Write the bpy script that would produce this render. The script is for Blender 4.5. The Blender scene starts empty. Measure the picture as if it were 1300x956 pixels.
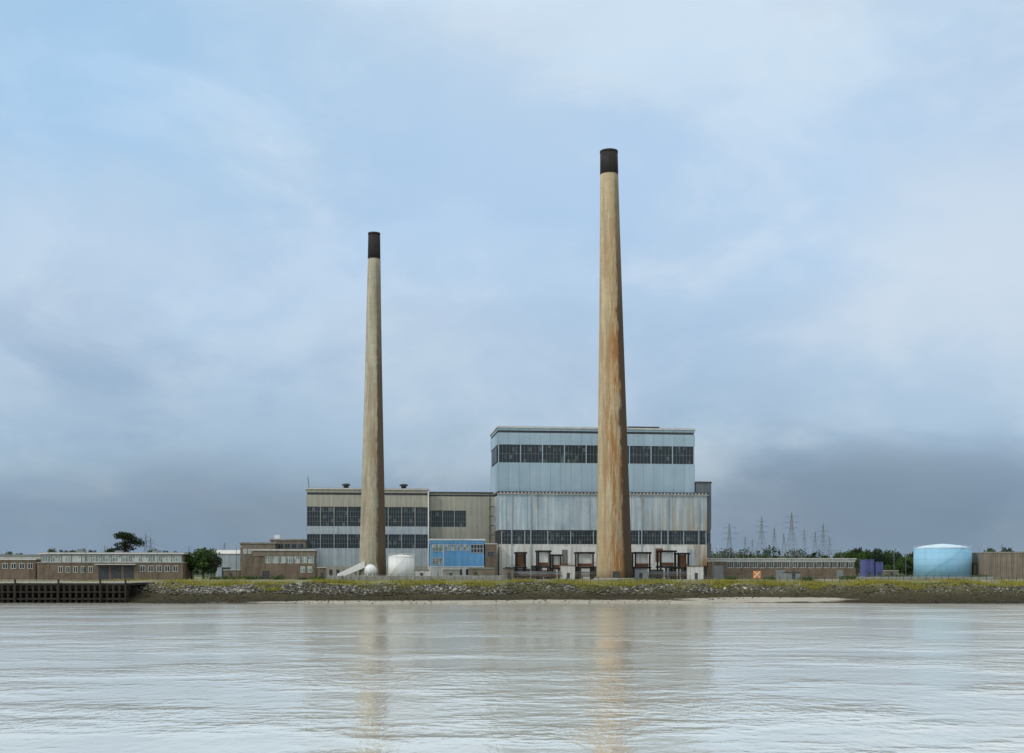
import bpy, math, random, bmesh
import numpy as np
from mathutils import Vector
random.seed(7); rng=np.random.default_rng(7)
S=bpy.context.scene; COL=S.collection
FP=1585.0; CH=9.0; HY=725.0; GZ=6.3; TH=math.radians(6.5)
def sx(px,d): return (px-650)*d/FP
def sz(py,d): return CH+(HY-py)*d/FP
def lin(c):
    return tuple((v/255/12.92 if v/255<=0.04045 else ((v/255+0.055)/1.055)**2.4) for v in c)

# ------------------------------------------------------------------ materials
class NT:
    def __init__(s,mat):
        s.t=mat.node_tree; s.n=s.t.nodes; s.l=s.t.links
    def new(s,typ,**k):
        n=s.n.new(typ)
        for a,b in k.items(): setattr(n,a,b)
        return n
    def link(s,a,b): s.l.new(a,b)
    def math(s,op,a,b=None,c=None,clamp=False):
        n=s.n.new('ShaderNodeMath'); n.operation=op; n.use_clamp=clamp
        for i,v in enumerate((a,b,c)):
            if v is None: continue
            if isinstance(v,(int,float)): n.inputs[i].default_value=v
            else: s.l.new(v,n.inputs[i])
        return n.outputs[0]
    def mix(s,f,a,b,mode='MIX'):
        n=s.n.new('ShaderNodeMix'); n.data_type='RGBA'; n.blend_type=mode
        for i,v in ((0,f),(6,a),(7,b)):
            if isinstance(v,(int,float)): n.inputs[i].default_value=v
            elif isinstance(v,tuple): n.inputs[i].default_value=(v[0],v[1],v[2],1)
            else: s.l.new(v,n.inputs[i])
        return n.outputs[2]
    def noise(s,vec,scale,detail=4,rough=0.55,mapscale=None,loc=(0,0,0),dist=0.0):
        if mapscale or loc!=(0,0,0):
            m=s.n.new('ShaderNodeMapping'); s.l.new(vec,m.inputs[0])
            m.inputs['Scale'].default_value=mapscale or (1,1,1); m.inputs['Location'].default_value=loc
            vec=m.outputs[0]
        n=s.n.new('ShaderNodeTexNoise'); s.l.new(vec,n.inputs['Vector'])
        n.inputs['Scale'].default_value=scale; n.inputs['Detail'].default_value=detail; n.inputs['Roughness'].default_value=rough; n.inputs['Distortion'].default_value=dist
        return n.outputs['Fac']
    def rng(s,v,a,b,c=0.,d=1.,smooth=False):
        n=s.n.new('ShaderNodeMapRange'); 
        if smooth: n.interpolation_type='SMOOTHSTEP'
        s.l.new(v,n.inputs[0])
        for i,x in enumerate((a,b,c,d)): n.inputs[i+1].default_value=x
        return n.outputs[0]
    def ramp(s,v,stops):
        n=s.n.new('ShaderNodeValToRGB'); s.l.new(v,n.inputs[0]); e=n.color_ramp.elements
        while len(e)<len(stops): e.new(0.5)
        for el,(p,c) in zip(e,stops): el.position=p; el.color=(c[0],c[1],c[2],1)
        return n.outputs[0]
def newmat(name,rough=0.8,metal=0.0,spec=0.3):
    m=bpy.data.materials.new(name); m.use_nodes=True; t=NT(m); b=m.node_tree.nodes['Principled BSDF']
    b.inputs['Roughness'].default_value=rough; b.inputs['Metallic'].default_value=metal
    b.inputs['Specular IOR Level'].default_value=spec
    tc=t.new('ShaderNodeTexCoord'); return m,t,b,tc.outputs['Object']
def weathered(name,c1,c2,rough=0.8,scale=0.5,streak=0.0,stain=(0.16,0.09,0.04),stain_amt=0.0,panel=0.0,panel_w=0.07,hpanel=0.0,metal=0.0,streak_col=None,stain_lo=0.56,rust_right=None):
    m,t,b,o=newmat(name,rough,metal)
    f=t.noise(o,scale,6,0.65); f=t.rng(f,0.3,0.7)
    col=t.mix(f,c1,c2)
    sep=t.new('ShaderNodeSeparateXYZ'); t.link(o,sep.inputs[0])
    if streak>0:
        st=t.noise(o,1.0,5,0.7,(1.1,1.1,0.05)); st=t.rng(st,0.45,0.68,0,streak)
        col=t.mix(st,col,streak_col or tuple(x*0.55 for x in c1))
    if stain_amt>0:
        st=t.noise(o,1.0,5,0.75,(0.5,0.5,0.045),(3,7,1)); st=t.rng(st,stain_lo,stain_lo+0.14,0,stain_amt)
        col=t.mix(st,col,stain)
    if panel>0:
        s=t.math('ADD',sep.outputs[0],sep.outputs[1]); 
        fr=t.math('FRACT',t.math('DIVIDE',s,panel)); k=t.math('LESS_THAN',fr,panel_w)
        col=t.mix(t.math('MULTIPLY',k,0.45),col,tuple(x*0.35 for x in c1))
        cell=t.math('FLOOR',t.math('DIVIDE',s,panel)); wn=t.new('ShaderNodeTexWhiteNoise',noise_dimensions='1D'); t.link(cell,wn.inputs['W'])
        col=t.mix(t.math('MULTIPLY',wn.outputs['Value'],0.25),col,tuple(x*0.6 for x in c2))
    if rust_right:
        x0,x1,zlo,zhi=rust_right
        k=t.math('MULTIPLY',t.rng(sep.outputs[0],x0,x1,0.0,1.0),t.rng(sep.outputs[2],zhi,zlo,0.10,1))
        nn=t.rng(t.noise(o,1.0,6,0.75,(0.7,0.7,0.045),(1,9,1)),0.40,0.58,0.0,1.0)
        nn=t.math('ADD',nn,0.08)
        col=t.mix(t.math('MULTIPLY',t.math('MULTIPLY',k,nn),1.2,clamp=True),col,(0.40,0.26,0.11))
    if hpanel>0:
        fr=t.math('FRACT',t.math('DIVIDE',sep.outputs[2],hpanel)); k=t.math('LESS_THAN',fr,0.08)
        col=t.mix(t.math('MULTIPLY',k,0.25),col,tuple(x*0.4 for x in c1))
    t.link(col,b.inputs['Base Color'])
    return m
def brick(name,c1,c2,mortar):
    m,t,b,o=newmat(name,0.9)
    sep=t.new('ShaderNodeSeparateXYZ'); t.link(o,sep.inputs[0])
    cm=t.new('ShaderNodeCombineXYZ'); t.link(t.math('ADD',sep.outputs[0],sep.outputs[1]),cm.inputs[0]); t.link(sep.outputs[2],cm.inputs[1])
    br=t.new('ShaderNodeTexBrick'); t.link(cm.outputs[0],br.inputs['Vector'])
    br.inputs['Scale'].default_value=1.0; br.inputs['Brick Width'].default_value=0.23; br.inputs['Row Height'].default_value=0.075; br.inputs['Mortar Size'].default_value=0.008
    br.inputs['Color1'].default_value=(*c1,1); br.inputs['Color2'].default_value=(*c2,1); br.inputs['Mortar'].default_value=(*mortar,1)
    n=t.rng(t.noise(o,0.35,6,0.7),0.35,0.7)
    st=t.rng(t.noise(o,1.0,5,0.7,(0.8,0.8,0.1)),0.5,0.7,0,0.7)
    col=t.mix(t.math('MULTIPLY',n,0.6),br.outputs['Color'],tuple(x*0.45 for x in c1)); col=t.mix(st,col,tuple(x*0.35 for x in c2))
    t.link(col,b.inputs['Base Color']); return m

M={}
M['blue']=weathered('blue_cladding',(0.31,0.43,0.51),(0.41,0.53,0.60),0.55,0.10,0.3,panel=3.6,panel_w=0.05,streak_col=(0.20,0.30,0.38),stain_amt=0.2,stain=(0.25,0.24,0.22),stain_lo=0.58)
M['blue_streak']=weathered('streaked_pale_blue_cladding',(0.24,0.35,0.42),(0.46,0.55,0.59),0.55,0.12,0.8,panel=3.6,panel_w=0.06,streak_col=(0.68,0.70,0.68),stain_amt=0.55,stain=(0.20,0.15,0.09),stain_lo=0.55,rust_right=(45,66,8,30))
M['cream']=weathered('dirty_cream_panels',(0.66,0.65,0.60),(0.78,0.77,0.72),0.7,0.4,0.5,panel=3.0,stain_amt=0.8,stain=(0.33,0.17,0.07),stain_lo=0.54,streak_col=(0.42,0.38,0.30),rust_right=(56,68,4,14))
M['beige']=weathered('beige_grey_cladding',(0.36,0.35,0.28),(0.46,0.44,0.36),0.7,0.2,0.5,panel=1.8,stain_amt=0.4)
M['grey_panel']=weathered('pale_grey_blue_panels',(0.34,0.41,0.44),(0.50,0.55,0.57),0.6,0.3,0.6,panel=2.2,stain_amt=0.25,streak_col=(0.2,0.25,0.28))
M['dark']=weathered('dark_grey_metal',(0.04,0.045,0.05),(0.08,0.08,0.08),0.6,0.8)
M['black']=weathered('black_sooty_paint',(0.010,0.010,0.011),(0.03,0.026,0.024),0.8,0.6,0.4,streak_col=(0.055,0.045,0.035))
M['annex']=weathered('dark_grey_cladding',(0.11,0.14,0.16),(0.17,0.19,0.20),0.7,0.3,0.4,panel=1.5)
M['roof']=weathered('roof_felt',(0.20,0.20,0.19),(0.30,0.30,0.28),0.9,0.2)
M['white']=weathered('weathered_white_paint',(0.70,0.70,0.67),(0.82,0.82,0.79),0.5,0.4,0.4,stain_amt=0.35,streak_col=(0.45,0.44,0.40))
M['trim']=weathered('pale_trim',(0.52,0.52,0.48),(0.64,0.63,0.59),0.7,0.6,0.4)
M['brick']=brick('brown_brick',(0.17,0.12,0.077),(0.24,0.17,0.11),(0.28,0.25,0.2))
M['brick2']=brick('grey_brown_brick',(0.20,0.16,0.11),(0.28,0.225,0.16),(0.33,0.3,0.25))
M['bright_blue']=weathered('bright_blue_panel',(0.13,0.37,0.66),(0.20,0.46,0.75),0.5,0.5,0.2,panel=2.1)
M['tank_blue']=weathered('light_blue_tank_paint',(0.26,0.52,0.70),(0.33,0.58,0.75),0.7,0.2,0.3,hpanel=2.2,streak_col=(0.19,0.40,0.54))
M['tank_roof']=weathered('pale_blue_tank_roof',(0.52,0.67,0.76),(0.62,0.74,0.82),0.8,0.2,0.2)
M['purple']=weathered('faded_violet_paint',(0.08,0.10,0.26),(0.13,0.145,0.32),0.6,0.6,0.5)
M['corr']=weathered('brown_corrugated_sheet',(0.22,0.18,0.13),(0.36,0.30,0.23),0.8,0.4,0.7,panel=0.9,panel_w=0.3)
M['concrete']=weathered('stained_concrete',(0.25,0.24,0.20),(0.38,0.36,0.31),0.9,0.5,0.6)
M['pile']=weathered('wet_dark_pile',(0.014,0.012,0.010),(0.035,0.03,0.022),0.9,0.9,0.4)
M['rust']=weathered('rusty_steel',(0.13,0.06,0.03),(0.24,0.12,0.06),0.85,0.7,0.4)
M['steel']=weathered('dull_galvanised_steel',(0.20,0.21,0.21),(0.28,0.29,0.29),0.6,0.5)
M['pylonsteel']=weathered('weathered_galvanised_steel',(0.17,0.19,0.21),(0.24,0.26,0.28),0.7,0.5)
M['orange']=weathered('orange_board',(0.65,0.22,0.04),(0.7,0.28,0.07),0.6,0.9)
def glass_mat(name,dark,light,thr=0.8,cw=0.9,chh=1.3):
    m,t,b,o=newmat(name,0.3,0,0.4)
    oi=t.new('ShaderNodeObjectInfo'); sep=t.new('ShaderNodeSeparateXYZ'); t.link(o,sep.inputs[0])
    cm=t.new('ShaderNodeCombineXYZ')
    t.link(t.math('FLOOR',t.math('DIVIDE',sep.outputs[0],cw)),cm.inputs[0]); t.link(t.math('FLOOR',t.math('DIVIDE',sep.outputs[2],chh)),cm.inputs[1])
    t.link(t.math('MULTIPLY',oi.outputs['Random'],91.0),cm.inputs[2])
    wn=t.new('ShaderNodeTexWhiteNoise',noise_dimensions='3D'); t.link(cm.outputs[0],wn.inputs['Vector'])
    k=t.rng(wn.outputs['Value'],thr,1.0)
    v=t.mix(t.math('MULTIPLY',t.noise(o,2.0,4),0.6),dark,tuple(x*2.2 for x in dark))
    t.link(t.mix(k,v,light),b.inputs['Base Color']); return m
M['glass']=glass_mat('dirty_window_glass',(0.018,0.025,0.028),(0.12,0.14,0.14),0.86)
M['glass_pale']=glass_mat('pale_reflecting_glass',(0.13,0.17,0.15),(0.50,0.54,0.48),0.3)
M['mullion']=weathered('grey_mullion',(0.15,0.18,0.195),(0.22,0.25,0.26),0.6,1.0)

def chimney_mat(name,c1,c2,rustamt,H,lx,rb,rt,flank):
    m,t,b,o=newmat(name,0.95)
    sep=t.new('ShaderNodeSeparateXYZ'); t.link(o,sep.inputs[0])
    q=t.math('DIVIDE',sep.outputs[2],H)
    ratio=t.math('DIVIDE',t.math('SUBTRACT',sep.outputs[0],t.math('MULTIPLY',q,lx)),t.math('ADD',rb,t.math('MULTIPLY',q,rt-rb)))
    col=t.mix(t.rng(t.noise(o,0.22,7,0.7,(1,1,0.4)),0.3,0.7),c1,c2)
    st=t.rng(t.noise(o,1.0,6,0.75,(0.5,0.5,0.035)),0.44,0.60,0,0.7); col=t.mix(st,col,tuple(x*0.5 for x in c1))
    st=t.rng(t.noise(o,1.0,6,0.7,(0.6,0.6,0.05),(8,3,2)),0.52,0.68,0,0.5); col=t.mix(st,col,(0.60,0.55,0.44))
    blotch=t.rng(t.noise(o,0.5,8,0.85,(1,1,0.6)),0.46,0.66,0,0.6); col=t.mix(blotch,col,tuple(x*0.5 for x in c2))
    fr=t.math('FRACT',t.math('DIVIDE',sep.outputs[2],2.6)); k=t.math('LESS_THAN',fr,0.10); col=t.mix(t.math('MULTIPLY',k,0.14),col,tuple(x*0.45 for x in c1))
    fr=t.math('FLOOR',t.math('DIVIDE',sep.outputs[2],2.6)); wn=t.new('ShaderNodeTexWhiteNoise',noise_dimensions='1D'); t.link(fr,wn.inputs['W'])
    col=t.mix(t.math('MULTIPLY',wn.outputs['Value'],0.18),col,tuple(x*0.7 for x in c1))
    hz=t.rng(q,0.95,0.35,0.1,1.0)
    sd=t.rng(ratio,-0.8,0.3,0.1,1.0) 
    rn=t.rng(t.noise(o,1.0,6,0.8,(0.55,0.55,0.05),(5,2,0)),0.43,0.57)
    r=t.math('MULTIPLY',t.math('MULTIPLY',t.math('MULTIPLY',hz,sd),rn),rustamt,clamp=True)
    col=t.mix(r,col,(0.30,0.145,0.05))
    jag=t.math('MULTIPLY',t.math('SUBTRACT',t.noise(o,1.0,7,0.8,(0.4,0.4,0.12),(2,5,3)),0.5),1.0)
    side_shade=t.rng(t.math('ADD',ratio,jag),0.38,0.54); side_shade=t.math('MULTIPLY',side_shade,t.rng(q,0.95,0.6,0.35,1.0)); side_shade=t.math('MULTIPLY',side_shade,flank,clamp=True)
    col=t.mix(side_shade,col,(0.085,0.058,0.037))  # shade of the right flank painted into the colour, with a jagged edge
    t.link(col,b.inputs['Base Color'])
    bp=t.new('ShaderNodeBump'); bp.inputs['Strength'].default_value=0.5; bp.inputs['Distance'].default_value=0.25
    t.link(t.noise(o,1.2,5,0.7),bp.inputs['Height']); t.link(bp.outputs[0],b.inputs['Normal']); return m

def leafmat(name,a,b2,c3):
    m,t,b,o=newmat(name,0.75,0,0.2)
    g=t.new('ShaderNodeNewGeometry'); f=g.outputs['Random Per Island']
    col=t.mix(f,a,b2); n=t.rng(t.noise(o,0.5,3),0.4,0.65); col=t.mix(t.math('MULTIPLY',n,0.6),col,c3)
    t.link(col,b.inputs['Base Color']); return m
M['leaf']=leafmat('tree_leaves',(0.035,0.075,0.018),(0.09,0.15,0.03),(0.025,0.045,0.015))
M['leafd']=leafmat('dark_pine_needles',(0.018,0.032,0.016),(0.04,0.06,0.025),(0.012,0.02,0.012))
M['leafw']=leafmat('distant_wood_leaves',(0.025,0.045,0.022),(0.05,0.08,0.035),(0.02,0.032,0.02))
M['bark']=weathered('bark',(0.06,0.045,0.03),(0.10,0.08,0.06),0.9,2.0)
M['grassblade']=leafmat('coarse_grass',(0.18,0.18,0.03),(0.48,0.40,0.08),(0.09,0.12,0.02))
def rockm():
    m,t,b,o=newmat('rock_armour_stone',0.95,0,0.15)
    g=t.new('ShaderNodeNewGeometry'); c=t.ramp(g.outputs['Random Per Island'],[(0,(0.035,0.032,0.026)),(0.4,(0.09,0.085,0.07)),(0.72,(0.20,0.19,0.16)),(0.92,(0.36,0.35,0.31)),(1,(0.55,0.53,0.48))])
    sep=t.new('ShaderNodeSeparateXYZ'); t.link(o,sep.inputs[0])
    low=t.rng(t.math('ADD',sep.outputs[2],t.math('MULTIPLY',t.noise(o,0.3,4),1.8)),4.3,2.8)
    c=t.mix(t.math('MULTIPLY',t.rng(t.noise(o,0.12,5,0.6),0.45,0.6),0.8),c,(0.07,0.068,0.03)); c=t.mix(t.math('MULTIPLY',low,0.85),c,(0.040,0.034,0.02))
    t.link(c,b.inputs['Base Color']); return m
M['rock']=rockm()

# ------------------------------------------------------------------ mesh helpers
def addobj(name,data,parent=None,loc=(0,0,0)):
    o=bpy.data.objects.new(name,data); COL.objects.link(o); o.location=loc
    if parent: o.parent=parent
    return o
def top(o,label,cat,group=None):
    o["label"]=label; o["category"]=cat
    if group: o["group"]=group
    return o
class MB:
    def __init__(s): s.v=[];s.f=[];s.m=[];s.mats=[];s.sm=[]
    def mi(s,k):
        if k not in s.mats: s.mats.append(k)
        return s.mats.index(k)
    def box(s,u0,u1,v0,v1,z0,z1,mat):
        i=len(s.v); k=s.mi(mat)
        s.v+=[(u0,v0,z0),(u1,v0,z0),(u1,v1,z0),(u0,v1,z0),(u0,v0,z1),(u1,v0,z1),(u1,v1,z1),(u0,v1,z1)]
        for q in ((0,3,2,1),(4,5,6,7),(0,1,5,4),(1,2,6,5),(2,3,7,6),(3,0,4,7)):
            s.f.append(tuple(i+a for a in q)); s.m.append(k); s.sm.append(False)
        return s
    def tube(s,pts,rad,mat,n=10,cap=True,smooth=True):
        k=s.mi(mat); base=len(s.v); pts=[Vector(p) for p in pts]
        for j,p in enumerate(pts):
            d=(pts[min(j+1,len(pts)-1)]-pts[max(j-1,0)]).normalized()
            a=Vector((1,0,0)) if abs(d.x)<0.8 else Vector((0,1,0)); a=(a-d*a.dot(d)).normalized(); b=d.cross(a)
            for q in range(n):
                an=2*math.pi*q/n; s.v.append(tuple(p+(a*math.cos(an)+b*math.sin(an))*rad[j]))
        for j in range(len(pts)-1):
            for q in range(n):
                a0=base+j*n+q; a1=base+j*n+(q+1)%n
                s.f.append((a0,a1,a1+n,a0+n)); s.m.append(k); s.sm.append(smooth)
        if cap:
            s.f.append(tuple(base+q for q in range(n))[::-1]); s.m.append(k); s.sm.append(False)
            e=base+(len(pts)-1)*n; s.f.append(tuple(e+q for q in range(n))); s.m.append(k); s.sm.append(False)
        return s
    def bar(s,a,b,w,mat): return s.tube([a,b],[w*0.7,w*0.7],mat,4,False,False)
    def mesh(s,name):
        me=bpy.data.meshes.new(name); me.from_pydata(s.v,[],s.f)
        for k in s.mats: me.materials.append(M[k])
        me.polygons.foreach_set('material_index',s.m); me.polygons.foreach_set('use_smooth',s.sm); me.update(); return me
    def obj(s,name,parent=None,loc=(0,0,0)): return addobj(name,s.mesh(name),parent,loc)
def obox(name,parent,*a): return MB().box(*a).obj(name,parent)

class Bld:
    """a building whose seaward front runs along local x; th = yaw of the site grid"""
    def __init__(s,name,label,cat,pxl,pxr,D,depth,th=TH,group=None):
        s.th=th; s.x0=sx(pxl,D); s.y0=D; s.depth=depth
        s.e=top(addobj(name,None,None,(s.x0,D,GZ)),label,cat,group); s.e.rotation_euler=(0,0,th); s.e.empty_display_size=2
        s.w=s.u(pxr)
    def u(s,px):
        k=(px-650)/FP; c,n=math.cos(s.th),math.sin(s.th)
        return (k*s.y0-s.x0)/(c-k*n)
    def z(s,py,u=0): return sz(py,s.y0+u*math.sin(s.th))-GZ
    def walls(s,strips,u0=0,u1=None,v0=0,v1=None,name='wall'):
        mb=MB(); u1=s.w if u1 is None else u1; v1=s.depth if v1 is None else v1
        for (pa,pb,sb,mat) in strips:
            za=-0.4 if pa>=733 else s.z(pa); mb.box(u0+ (sb if sb>0 else 0),u1-(sb if sb>0 else 0),v0+sb,v1-(sb if sb>0 else 0),za,s.z(pb),mat)
        return mb.obj(name,s.e)
    def windows(s,pxa,pxb,pya,pyb,n,cols,rows,v=0,pier=0.5,glass='glass',frame='mullion',piermat=None,name='window',b=0.11):
        ua,ub=s.u(pxa),s.u(pxb); za,zb=s.z(pyb),s.z(pya); w=(ub-ua)/n; ww=w-pier; h=zb-za
        mb=MB(); mb.box(0,ww,0,0.05,0,h,glass)
        for c in range(cols+1):
            x=c*(ww-b)/cols; mb.box(x,x+b,-0.07,-0.003,0,h,frame)
        for r in range(rows+1):
            z=r*(h-b)/rows; mb.box(0.0,ww,-0.045,-0.004,z,z+b,frame)
        me=mb.mesh(name)
        for i in range(n): addobj(name,me,s.e,(ua+i*w+pier/2,v-0.06,za))
        if piermat:
            pm=MB().box(-pier/2+0.01,pier/2-0.01,-0.28,-0.002,0,h,piermat).mesh('pier')
            for i in range(n+1): addobj('pier',pm,s.e,(ua+i*w,v,za))
    def flat_roof(s,py,over=0.4,th=0.5,mat='trim',top='roof',u0=0,u1=None,v0=0,v1=None):
        u1=s.w if u1 is None else u1; v1=s.depth if v1 is None else v1; z=s.z(py)
        mb=MB(); mb.box(u0-over,u1+over,v0-over,v1+over,z+0.004,z+th,mat); mb.box(u0-over+0.3,u1+over-0.3,v0-over+0.3,v1+over-0.3,z+th+0.003,z+th+0.12,top)
        return mb.obj('roof',s.e)

# ------------------------------------------------------------------ terrain
def sst(a,b,x):
    t=min(1,max(0,(x-a)/(b-a))); return t*t*(3-2*t)
def edge(x): return 351+4.5*math.sin(x/31+0.5)+2.6*math.sin(x/11.3)+ 1.3*math.sin(x/4.7)
def gh(x,y):
    t=y-edge(x); r=sst(50,90,x)
    if t<0: z=max(-3,t*0.15)
    else:
        m1=2.3*(1-r)+2.9*r+0.5*math.sin(x/7.3)*math.sin(x/17)
        tp=5.15+0.3*math.sin(x/9.1+1)+0.2*math.sin(x/3.3)
        if t<11: z=m1*t/11+0.16*math.sin(x*0.9+y)*min(1,t/3)+0.12*math.sin(x*0.37-y*1.3)*min(1,t/3)
        elif t<18: z=m1+(tp-m1)*(t-11)/7
        else: z=tp+(GZ-tp)*sst(18,38,t)
    if y>560:
        H=10+3*math.sin(x/170+1)+2.5*math.sin(x/61+y/300)+1.5*math.sin(x/27)
        z+=H*sst(600,1050,y)+ (8*math.sin(x/700+y/900)+8)*sst(1500,3500,y)
    return z
ys=[200,290,320,335]+[341+i*0.9 for i in range(52)]+[390+8*i for i in range(22)]; 
y=ys[-1]
while y<16000: y*=1.07; ys.append(y)
xp=[0]; x=0
while x<240: x+=1.3; xp.append(x)
while x<12000: x=x*1.09+2; xp.append(x)
xs=[-a for a in xp[:0:-1]]+xp
V=[(x,y,gh(x,y)) for y in ys for x in xs]; n=len(xs)
Fc=[(j*n+i,j*n+i+1,(j+1)*n+i+1,(j+1)*n+i) for j in range(len(ys)-1) for i in range(n-1)]
me=bpy.data.meshes.new('ground'); me.from_pydata(V,[],Fc); me.polygons.foreach_set('use_smooth',[True]*len(Fc))
m,t,b,o=newmat('shore_and_field_ground',0.95,0,0.1)
sep=t.new('ShaderNodeSeparateXYZ'); t.link(o,sep.inputs[0])
n1=t.noise(o,0.12,8,0.7,(0.5,1,1)); zz=t.math('ADD',sep.outputs[2],t.math('MULTIPLY',t.math('SUBTRACT',n1,0.5),2.2))
shore=t.ramp(t.math('DIVIDE',zz,8.0,clamp=True),[(0,(0.030,0.026,0.017)),(0.12,(0.048,0.041,0.024)),(0.28,(0.062,0.056,0.027)),(0.42,(0.095,0.088,0.047)),(0.58,(0.15,0.14,0.06)),(0.66,(0.22,0.21,0.06)),(0.8,(0.21,0.21,0.08))])
sp=t.rng(t.noise(o,0.9,7,0.8),0.40,0.68); shore=t.mix(t.math('MULTIPLY',sp,0.6),shore,(0.03,0.028,0.018))
sp=t.rng(t.noise(o,1.4,7,0.8,None,(9,4,0)),0.58,0.68); shore=t.mix(t.math('MULTIPLY',sp,0.5),shore,(0.25,0.235,0.19))
grav=t.mix(t.rng(t.noise(o,0.07,5,0.6),0.42,0.58),(0.28,0.27,0.23),(0.14,0.16,0.055))
near=t.mix(t.rng(zz,5.5,6.4),shore,grav)
fld=t.mix(t.rng(t.noise(o,0.006,4,0.6),0.4,0.6),(0.045,0.065,0.03),(0.075,0.09,0.045))
col=t.mix(t.rng(sep.outputs[1],520,640),near,fld)
def mudmask(x0,rx,z0,rz):
    dx=t.math('DIVIDE',t.math('SUBTRACT',sep.outputs[0],x0),rx); dy=t.math('DIVIDE',t.math('SUBTRACT',sep.outputs[2],z0),rz)
    d2=t.math('ADD',t.math('MULTIPLY',dx,dx),t.math('MULTIPLY',dy,dy)); return t.rng(t.math('ADD',d2,t.math('MULTIPLY',t.math('SUBTRACT',t.noise(o,0.15,6,0.7,(0.4,1,1)),0.5),2.2)),1.1,0.7)
mud=t.math('MAXIMUM',mudmask(74,26,0.95,0.6),mudmask(5,85,0.32,0.42))
col=t.mix(t.math('MULTIPLY',mud,0.9),col,(0.40,0.37,0.30)); t.link(col,b.inputs['Base Color'])
t.link(t.rng(mud,0,1,0.92,0.35),b.inputs['Roughness'])
bp=t.new('ShaderNodeBump'); bp.inputs['Strength'].default_value=0.8; bp.inputs['Distance'].default_value=0.35; t.link(t.noise(o,1.1,6,0.7),bp.inputs['Height']); t.link(bp.outputs[0],b.inputs['Normal'])
me.materials.append(m); g=addobj('ground',me); g['kind']='structure'

# ------------------------------------------------------------------ water
me=bpy.data.meshes.new('water'); me.from_pydata([(-12000,-4000,0),(12000,-4000,0),(12000,380,0),(-12000,380,0)],[],[(0,1,2,3)])
m,t,b,o=newmat('rippled_silty_estuary_water',0.13,0.6,0.5); b.inputs['IOR'].default_value=1.4
wc=t.mix(t.rng(t.noise(o,0.03,4,0.6,(0.5,1,1),(4,4,0)),0.35,0.65),(0.94,0.90,0.77),(1.0,0.965,0.85)); t.link(wc,b.inputs['Base Color'])
slick=t.rng(t.noise(o,0.035,5,0.6,(0.7,1.0,1)),0.43,0.60,0.22,1.0,smooth=True)
w1=t.noise(o,0.9,2,0.5,(1.5,0.7,1)); w2=t.noise(o,2.6,2,0.5,(1.6,0.7,1),(3,1,0)); w3=t.noise(o,0.18,2,0.5,(1.0,1,1),(7,2,0))
h=t.math('ADD',t.math('ADD',t.math('MULTIPLY',w1,0.36),t.math('MULTIPLY',w2,0.12)),t.math('MULTIPLY',w3,0.55))
h=t.math('MULTIPLY',h,slick)
bp=t.new('ShaderNodeBump'); bp.inputs['Strength'].default_value=1.0; bp.inputs['Distance'].default_value=0.40; t.link(h,bp.inputs['Height']); t.link(bp.outputs[0],b.inputs['Normal'])
me.materials.append(m); w=addobj('water',me); w['kind']='structure'

# ------------------------------------------------------------------ chimneys
def chimney(label,px_top,px_base,D,py_top,py_cap,r_top,r_base,cm,lad=35):
    bx=sx(px_base,D); H=sz(py_top,D)-GZ; Hc=sz(py_cap,D)-GZ; lx=sx(px_top,D)-bx
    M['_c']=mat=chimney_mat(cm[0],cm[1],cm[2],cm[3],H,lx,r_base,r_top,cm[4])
    e=top(addobj('chimney',None,None,(bx,D,GZ)),label,'chimney')
    def R(z):
        q=z/H; return r_top+(r_base-r_top)*((1-q)**1.15)
    def P(z): return (lx*z/H,0,z)
    N=40
    zs=[-0.5]+[Hc*i/N for i in range(1,N+1)]
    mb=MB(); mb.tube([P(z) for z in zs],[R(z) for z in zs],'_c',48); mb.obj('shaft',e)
    mb=MB(); zs=[Hc+0.01,Hc+(H-Hc)*0.5,H-0.6]; mb.tube([P(z) for z in zs],[R(z)+0.04 for z in zs],'black',48)
    mb.tube([P(H-0.6),P(H)],[R(H)+0.12,R(H)+0.12],'black',48); mb.obj('cap',e)
    mb=MB()
    a=math.radians(lad); ca,sa=math.cos(a),math.sin(a)
    def L(z,off,r): 
        p=P(z); rr=R(z)+r; return (p[0]+ca*rr-sa*off,sa*rr+ca*off,z)
    seg=24
    for i in range(seg):
        z0=3+(H-4)*i/seg; z1=3+(H-4)*(i+1)/seg
        for off in(-0.25,0.25): mb.bar(L(z0,off,0.2),L(z1,off,0.2),0.05,'rust')
        for k in range(6):
            zz=z0+(z1-z0)*k/6; mb.bar(L(zz,-0.25,0.2),L(zz,0.25,0.2),0.04,'rust')
    mb.obj('ladder',e)
    obox('door',e,-1.0,1.0,-R(0)-0.25,-R(0)+1.2,0,2.6,'dark')
    MB().tube([(0,0,-0.4),(0,0,0.5)],[R(0)+0.9,R(0)+0.9],'concrete',40).obj('base',e)
    return e
chimney('tall tapering concrete chimney with black top and rust-stained, shade-painted flank',773,780,400,192,222,11*400/FP,23*400/FP,('rust_streaked_concrete',(0.44,0.35,0.205),(0.55,0.46,0.30),1.7,1.0))
chimney('slimmer grey-buff concrete chimney with black top',475,473,402,296,329,7.3*402/FP,17.5*402/FP,('grey_buff_concrete',(0.38,0.35,0.255),(0.48,0.45,0.34),0.5,0.9))

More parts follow.
